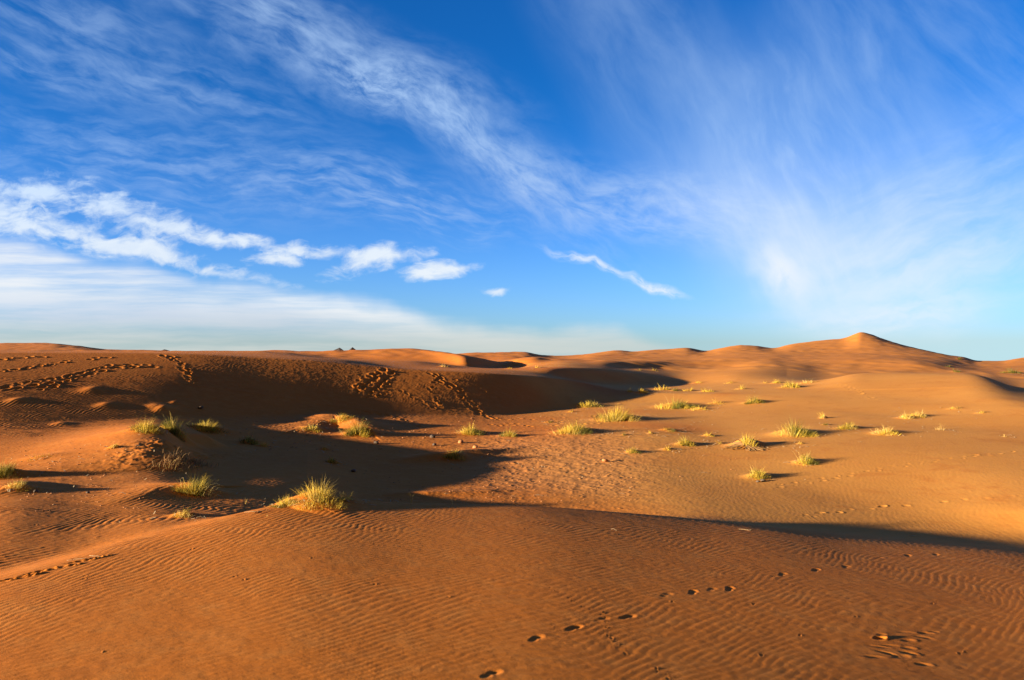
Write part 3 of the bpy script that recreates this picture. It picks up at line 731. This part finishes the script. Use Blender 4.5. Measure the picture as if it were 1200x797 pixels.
g = random.Random(9); V, Fc = [], []
def scraps(n, a, b, sa, sb):
    for _ in range(n):
        px_, py_ = g.gauss(a, sa), g.gauss(b, sb)
        if py_ < 430 or not 0 < px_ < 1200: continue
        xx, yy = locate(px_, py_); zz = ground(xx, yy); an = g.uniform(0, 3.1); ln = g.uniform(.04, .16) * (.5 + yy / 50); w_ = ln * .06 + .003; i0 = len(V)
        cx, cy = math.cos(an), math.sin(an)
        for t, up in ((-1, .0), (0, .02 + ln * .15 * g.random()), (1, .004)):
            V.append((xx + cx * ln * t - cy * w_, yy + cy * ln * t + cx * w_, zz + up)); V.append((xx + cx * ln * t + cy * w_, yy + cy * ln * t - cx * w_, zz + up + .004))
        Fc.extend([(i0, i0 + 1, i0 + 3, i0 + 2), (i0 + 2, i0 + 3, i0 + 5, i0 + 4)])
for (a, b, hp, wp, kind, lab) in G:
    scraps(int(4 + wp * .35), a + wp * .2, b + 1, wp * .8, 2.5)
scraps(60, 780, 500, 110, 22); scraps(40, 640, 545, 80, 25); scraps(30, 110, 565, 60, 25)
o = mesh_obj('plant_litter', V, Fc, M_PALE); tag(o, 'straw scraps and broken stems lying around the plants', 'plant litter', kind='stuff')

# far dark rocky hills on the horizon
def far_hill(px, py, wpx, d, label, seed, lop=.0):
    g = np.random.default_rng(seed); x0 = (px - CX) / F * d; top = -(py - HY) / F * d; rad = wpx / F * d / 2; base = -14.0
    V, Fc = [(x0, d, top)], []; n, m = 40, 10
    ph = g.uniform(0, 6, 5)
    for j in range(1, m + 1):
        t = j / m
        for i in range(n):
            a = 2 * math.pi * i / n; k = 1 + .10 * math.sin(3 * a + ph[0]) + .07 * math.sin(7 * a + ph[1]) + .04 * math.sin(13 * a + ph[2] + 3 * t)
            full = rad * (1 + (-base) / max(top, .5) * .9)
            rr = full * t * k
            V.append((x0 + rr * math.cos(a) * (1 + lop * (math.cos(a) < 0)), d + rr * math.sin(a), base + (top - base) * (1 - t) ** 1.05 + .12 * math.sin(9 * a + ph[3]) * t * (1 - t) * rad * .3))
    for i in range(n): Fc.append((0, 1 + i, 1 + (i + 1) % n))
    for j in range(m - 1):
        for i in range(n): a0_ = 1 + j * n + i; b0_ = 1 + j * n + (i + 1) % n; Fc.append((a0_, a0_ + n, b0_ + n, b0_))
    o = mesh_obj('hill', V, Fc, M_ROCK, smooth=True); tag(o, label, 'hill', kind='structure')
far_hill(398, 407.4, 15, 900, 'left one of two dark rocky hills on the horizon', 1, .5)
far_hill(413, 406.8, 13, 980, 'right one of two dark rocky hills on the horizon', 2)
far_hill(193, 409.4, 18, 900, 'small low dark hill on the horizon above the left dune', 3)

# ------------------------------------------------------------------ sky
w = bpy.data.worlds.new('World'); scene.world = w; w.use_nodes = True
nt = w.node_tree; bg = nt.nodes['Background']
V0 = node(nt, 'ShaderNodeTexCoord').outputs['Generated']
sep = node(nt, 'ShaderNodeSeparateXYZ'); nt.links.new(V0, sep.inputs[0]); sx, sy, sz = sep.outputs
zc = math_(nt, 'MAXIMUM', sz, .012)
cv = node(nt, 'ShaderNodeCombineXYZ'); nt.links.new(sx, cv.inputs[0]); nt.links.new(sy, cv.inputs[1]); nt.links.new(zc, cv.inputs[2])
sky = node(nt, 'ShaderNodeTexSky'); sky.sky_type = 'NISHITA'; sky.sun_disc = False
sky.sun_elevation = math.radians(SUN_EL); sky.sun_rotation = math.radians(-90 - SUN_BEHIND)
sky.altitude = 700; sky.air_density = 1.0; sky.dust_density = .25; sky.ozone_density = 3.0
nt.links.new(cv.outputs[0], sky.inputs['Vector'])
frontw = ramp(nt, sy, -.30, .30)                                           # deep blue ahead; unseen sky behind tinted dim and warm to set shadow fill
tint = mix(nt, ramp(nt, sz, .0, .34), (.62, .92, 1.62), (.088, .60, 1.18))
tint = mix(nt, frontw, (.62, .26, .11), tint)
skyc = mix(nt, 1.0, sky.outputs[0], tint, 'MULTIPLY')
# coordinates on the dome: u across, v up, straight ahead is (0, 0)
ay = math_(nt, 'MAXIMUM', math_(nt, 'ABSOLUTE', sy), .08)
u = math_(nt, 'DIVIDE', sx, ay); v = math_(nt, 'DIVIDE', sz, ay)
uv = node(nt, 'ShaderNodeCombineXYZ'); nt.links.new(u, uv.inputs[0]); nt.links.new(v, uv.inputs[1]); uv = uv.outputs[0]
def vmath(op, a, b):
    n = node(nt, 'ShaderNodeVectorMath', operation=op)
    for i, q in enumerate((a, b)):
        if hasattr(q, 'links'): nt.links.new(q, n.inputs[i])
        else: n.inputs[i].default_value = q
    return n
def warp(vec, scale, amt, detail=3):
    n = node(nt, 'ShaderNodeTexNoise'); n.inputs['Scale'].default_value = scale; n.inputs['Detail'].default_value = detail
    nt.links.new(vec, n.inputs['Vector'])
    s = vmath('SUBTRACT', n.outputs['Color'], (.5, .5, .5)).outputs[0]
    m = node(nt, 'ShaderNodeVectorMath', operation='SCALE'); nt.links.new(s, m.inputs[0]); m.inputs['Scale'].default_value = amt
    return vmath('ADD', vec, m.outputs[0]).outputs[0]
uvw = warp(uv, 3.2, .10); uvw2 = warp(uvw, 14, .022, 4); uvw3 = warp(warp(uv, 6, .05), 24, .022, 5)
def stroke(px, py, ln, wd, deg, amp, nl, nw, lo, hi, soft=.0, src=None, seed=0.0, detail=6, rough=.6):
    """one streak of cloud on the dome, textured along its own length; deg > 0 falls to the right"""
    mp = node(nt, 'ShaderNodeMapping', vector_type='TEXTURE')
    nt.links.new(src or uvw, mp.inputs['Vector'])
    mp.inputs['Location'].default_value = ((px - CX) / F, -(py - HY) / F, 0); mp.inputs['Rotation'].default_value = (0, 0, math.radians(-deg))
    mp.inputs['Scale'].default_value = (ln / F, wd / F, 1)
    le = vmath('LENGTH', mp.outputs[0], (0, 0, 0)); fall = ramp(nt, le.outputs['Value'], 1.0, soft)
    sc = node(nt, 'ShaderNodeMapping', vector_type='POINT'); nt.links.new(mp.outputs[0], sc.inputs['Vector'])
    sc.inputs['Scale'].default_value = (nl, nw, 1); sc.inputs['Location'].default_value = (seed * 3.7, seed * 1.9, seed)
    t = ramp(nt, noise(nt, sc.outputs[0], 1.0, detail, rough, .25), lo, hi)
    return math_(nt, 'MULTIPLY', math_(nt, 'MULTIPLY', fall, t), amp)
PN = node(nt, 'ShaderNodeMapping'); nt.links.new(uvw3, PN.inputs['Vector']); PN.inputs['Scale'].default_value = (8.5, 27, 1); PN.inputs['Rotation'].default_value = (0, 0, .12)
PN = noise(nt, PN.outputs[0], 1.0, 9, .60, .15)
PN2 = node(nt, 'ShaderNodeMapping'); nt.links.new(uvw3, PN2.inputs['Vector']); PN2.inputs['Scale'].default_value = (42, 70, 1)
PNM = math_(nt, 'ADD', math_(nt, 'MULTIPLY', math_(nt, 'SUBTRACT', PN, .5), 2.5), math_(nt, 'MULTIPLY', math_(nt, 'SUBTRACT', noise(nt, PN2.outputs[0], 1.0, 6, .6), .5), 1.0))
def puff(px, py, ln, wd, deg, amp, seed):
    """a ragged scrap of cloud: a soft oval eaten away by noise"""
    mp = node(nt, 'ShaderNodeMapping', vector_type='TEXTURE'); nt.links.new(uvw2, mp.inputs['Vector'])
    mp.inputs['Location'].default_value = ((px - CX) / F, -(py - HY) / F, 0); mp.inputs['Rotation'].default_value = (0, 0, math.radians(-deg))
    mp.inputs['Scale'].default_value = (ln / F, wd / F, 1)
    fall = ramp(nt, vmath('LENGTH', mp.outputs[0], (0, 0, 0)).outputs['Value'], 1.15, .0, False)
    val = math_(nt, 'ADD', fall, math_(nt, 'MULTIPLY', PNM, ramp(nt, fall, .0, .25)))
    return math_(nt, 'MULTIPLY', ramp(nt, val, .22, 1.05), amp)
S = [
 # high cirrus, left and centre
 stroke(380, 70, 360, 90, 22, .50, 5.5, 3.5, .30, .80, 0, uvw2, 1),
 stroke(300, 20, 300, 60, 24, .45, 4, 4, .30, .80, 0, uvw2, 41),
 stroke(440, 92, 100, 48, 24, .60, 4, 4, .34, .70, 0, uvw3, 2, 8, .68),
 stroke(510, 125, 150, 44, 42, .50, 5, 4, .34, .74, 0, uvw3, 42, 8, .66),
 stroke(570, 175, 280, 62, 38, .46, 6, 3.2, .32, .78, 0, uvw2, 3),
 stroke(600, 190, 170, 40, 34, .40, 4, 3, .30, .70, 0, uvw2, 43),
 stroke(730, 232, 250, 55, 12, .48, 5, 3, .30, .74, 0, uvw2, 4),
 stroke(90, 40, 260, 90, 28, .40, 3.4, 4, .30, .82, 0, uvw2, 5),
 stroke(170, 185, 460, 85, 6, .36, 7, 6, .34, .80, 0, uvw2, 6),
 stroke(430, 225, 270, 55, 12, .36, 7, 6, .36, .78, 0, uvw2, 7),
 stroke(60, 85, 220, 40, 14, .34, 4, 3, .32, .8, 0, uvw2, 31),
 stroke(230, 110, 240, 50, 18, .30, 4, 4, .34, .8, 0, uvw2, 44),
 # right-hand fan: broad soft veils, then finer streaks in them
 stroke(1000, 260, 350, 240, 30, .46, .9, 1.1, -.05, .80, 0, uvw2, 51, 5, .5),
 stroke(880, 200, 230, 120, 66, .40, 1.6, 1.6, .15, .85, 0, uvw2, 52, 6, .55),
 stroke(930, 300, 150, 80, 50, .50, 1.6, 1.8, .12, .75, 0, uvw3, 53, 7, .6),
 stroke(912, 316, 60, 40, 50, .95, 1.6, 1.8, .10, .60, .1, uvw3, 10, 7, .6),
 stroke(1090, 310, 270, 105, -14, .62, 2.4, 2.8, .22, .78, 0, uvw3, 12, 7, .6),
 stroke(1050, 362, 190, 46, -6, .70, 2.8, 2.2, .24, .70, 0, uvw3, 13, 7, .6),
 stroke(1130, 220, 280, 130, -30, .52, 2, 2.6, .15, .86, 0, uvw2, 14),
 stroke(850, 240, 170, 60, 10, .42, 3.4, 2.6, .26, .74, 0, uvw3, 11),
 stroke(760, 70, 320, 130, 62, .38, 1.6, 1.8, .12, .84, 0, uvw2, 15),
 stroke(1010, 90, 280, 130, 60, .34, 2, 2.6, .15, .86, 0, uvw2, 16),
 stroke(1150, 60, 260, 120, 40, .30, 2, 3, .20, .86, 0, uvw2, 46),
 stroke(940, 230, 260, 150, 64, .34, 3.2, 7, .38, .78, 0, uvw2, 54),
 stroke(1080, 250, 220, 110, -24, .36, 3.2, 6, .38, .78, 0, uvw2, 55),
 stroke(690, 306, 74, 7, 15, .8, 3.6, 1.4, .28, .62, 0, uvw3, 17),
 stroke(765, 331, 62, 8, 19, .95, 3.2, 1.4, .26, .60, 0, uvw3, 47),
 puff(50, 226, 159, 31, 5, 1.0, 18), puff(150, 243, 106, 28, 12, .95, 33), puff(205, 262, 53, 11, 14, .8, 61),
 puff(265, 272, 66, 16, 4, 1.0, 19), puff(335, 281, 101, 16, 9, .95, 20), puff(330, 298, 68, 12, 2, .9, 34),
 puff(390, 291, 74, 11, 10, .7, 62), puff(445, 307, 70, 18, -12, 1.0, 21), puff(512, 314, 47, 15, -14, 1.0, 22), puff(572, 334, 28, 9, -8, .8, 23),
 puff(40, 270, 180, 32, 5, 1.0, 24), puff(150, 292, 170, 20, 9, .85, 35), puff(250, 312, 127, 12, 9, .6, 63),
]
# the bank of stratus low on the left: below a falling edge
edge = math_(nt, 'SUBTRACT', math_(nt, 'ADD', .128, math_(nt, 'MULTIPLY', u, -.145)), v)
eu = node(nt, 'ShaderNodeSeparateXYZ'); nt.links.new(uvw2, eu.inputs[0])
edge = math_(nt, 'SUBTRACT', math_(nt, 'SUBTRACT', .046, math_(nt, 'MULTIPLY', eu.outputs[0], .155)), eu.outputs[1])
uvb = warp(warp(uv, 2.2, .02), 30, .004, 4)
stm = node(nt, 'ShaderNodeMapping'); nt.links.new(uvb, stm.inputs['Vector']); stm.inputs['Scale'].default_value = (2.2, 14, 1); stm.inputs['Rotation'].default_value = (0, 0, .10)
stn = noise(nt, stm.outputs[0], 1.0, 5, .55)
edge2 = math_(nt, 'ADD', edge, math_(nt, 'MULTIPLY', math_(nt, 'SUBTRACT', stn, .5), .05))
bank = math_(nt, 'MULTIPLY', ramp(nt, edge2, -.004, .022), ramp(nt, eu.outputs[0], .46, .0))
sl3 = node(nt, 'ShaderNodeMapping'); nt.links.new(uvb, sl3.inputs['Vector']); sl3.inputs['Scale'].default_value = (2.4, 34, 1); sl3.inputs['Rotation'].default_value = (0, 0, .11)
bank = math_(nt, 'MULTIPLY', bank, math_(nt, 'SUBTRACT', .96, math_(nt, 'MULTIPLY', ramp(nt, noise(nt, sl3.outputs[0], 1.0, 6, .6), .38, .70), .68)))
inv = None
for s in S:
    q = math_(nt, 'SUBTRACT', 1.0, math_(nt, 'MINIMUM', s, .98))
    inv = q if inv is None else math_(nt, 'MULTIPLY', inv, q)
cloud = math_(nt, 'SUBTRACT', 1.0, inv)
cloud = math_(nt, 'MULTIPLY', cloud, ramp(nt, sy, -.25, .25))            # the cirrus hangs over the far half of the sky
CW = 1.0
cloudc = mix(nt, ramp(nt, v, .30, .08), (2.6, 3.65, 5.2), (4.2, 4.55, 4.9))
bankc = mix(nt, ramp(nt, edge2, .012, .075), (4.5, 4.65, 4.8), (2.7, 3.25, 4.1))
sl2 = node(nt, 'ShaderNodeMapping'); nt.links.new(uvb, sl2.inputs['Vector']); sl2.inputs['Scale'].default_value = (1.6, 26, 1); sl2.inputs['Rotation'].default_value = (0, 0, .07)
bankc = mix(nt, math_(nt, 'MULTIPLY', ramp(nt, noise(nt, sl2.outputs[0], 1.0, 5, .55), .42, .70), .55), bankc, (3.9, 4.05, 4.1))
bankc = mix(nt, math_(nt, 'MULTIPLY', ramp(nt, eu.outputs[0], -.15, -.65), ramp(nt, v, .02, .10)), bankc, (4.5, 4.65, 4.8))
bankc = mix(nt, ramp(nt, v, .06, .0), bankc, (3.1, 3.35, 3.2))
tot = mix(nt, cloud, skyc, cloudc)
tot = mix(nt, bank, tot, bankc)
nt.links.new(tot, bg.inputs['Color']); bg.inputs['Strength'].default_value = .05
w.cycles.sampling_method = 'MANUAL'; w.cycles.sample_map_resolution = 512

# ------------------------------------------------------------------ sun
sl = bpy.data.lights.new('sun', 'SUN'); sl.energy = 5.0; sl.angle = math.radians(.8); sl.color = (1.0, .83, .60)
so = bpy.data.objects.new('sun', sl); COL.objects.link(so)
from mathutils import Vector
el, bh = math.radians(SUN_EL), math.radians(SUN_BEHIND)
sd = Vector((-math.cos(el) * math.cos(bh), -math.cos(el) * math.sin(bh), math.sin(el)))
so.rotation_euler = sd.to_track_quat('Z', 'Y').to_euler(); so.location = sd * 50

# ------------------------------------------------------------------ camera
cam = bpy.data.cameras.new('camera'); co_ = bpy.data.objects.new('camera', cam); COL.objects.link(co_)
co_.location = (0, 0, 0); co_.rotation_euler = (math.pi / 2, 0, 0)
cam.sensor_width = 36; cam.lens = 36 * F / 1200; cam.shift_y = (HY - 398.5) / 1200; cam.clip_start = .1; cam.clip_end = 20000
scene.camera = co_
vs = scene.view_settings; vs.view_transform = 'Standard'; vs.look = 'None'; vs.gamma = 1.0; vs.use_curve_mapping = False; vs.exposure = 2.0
scene.cycles.max_bounces = 6
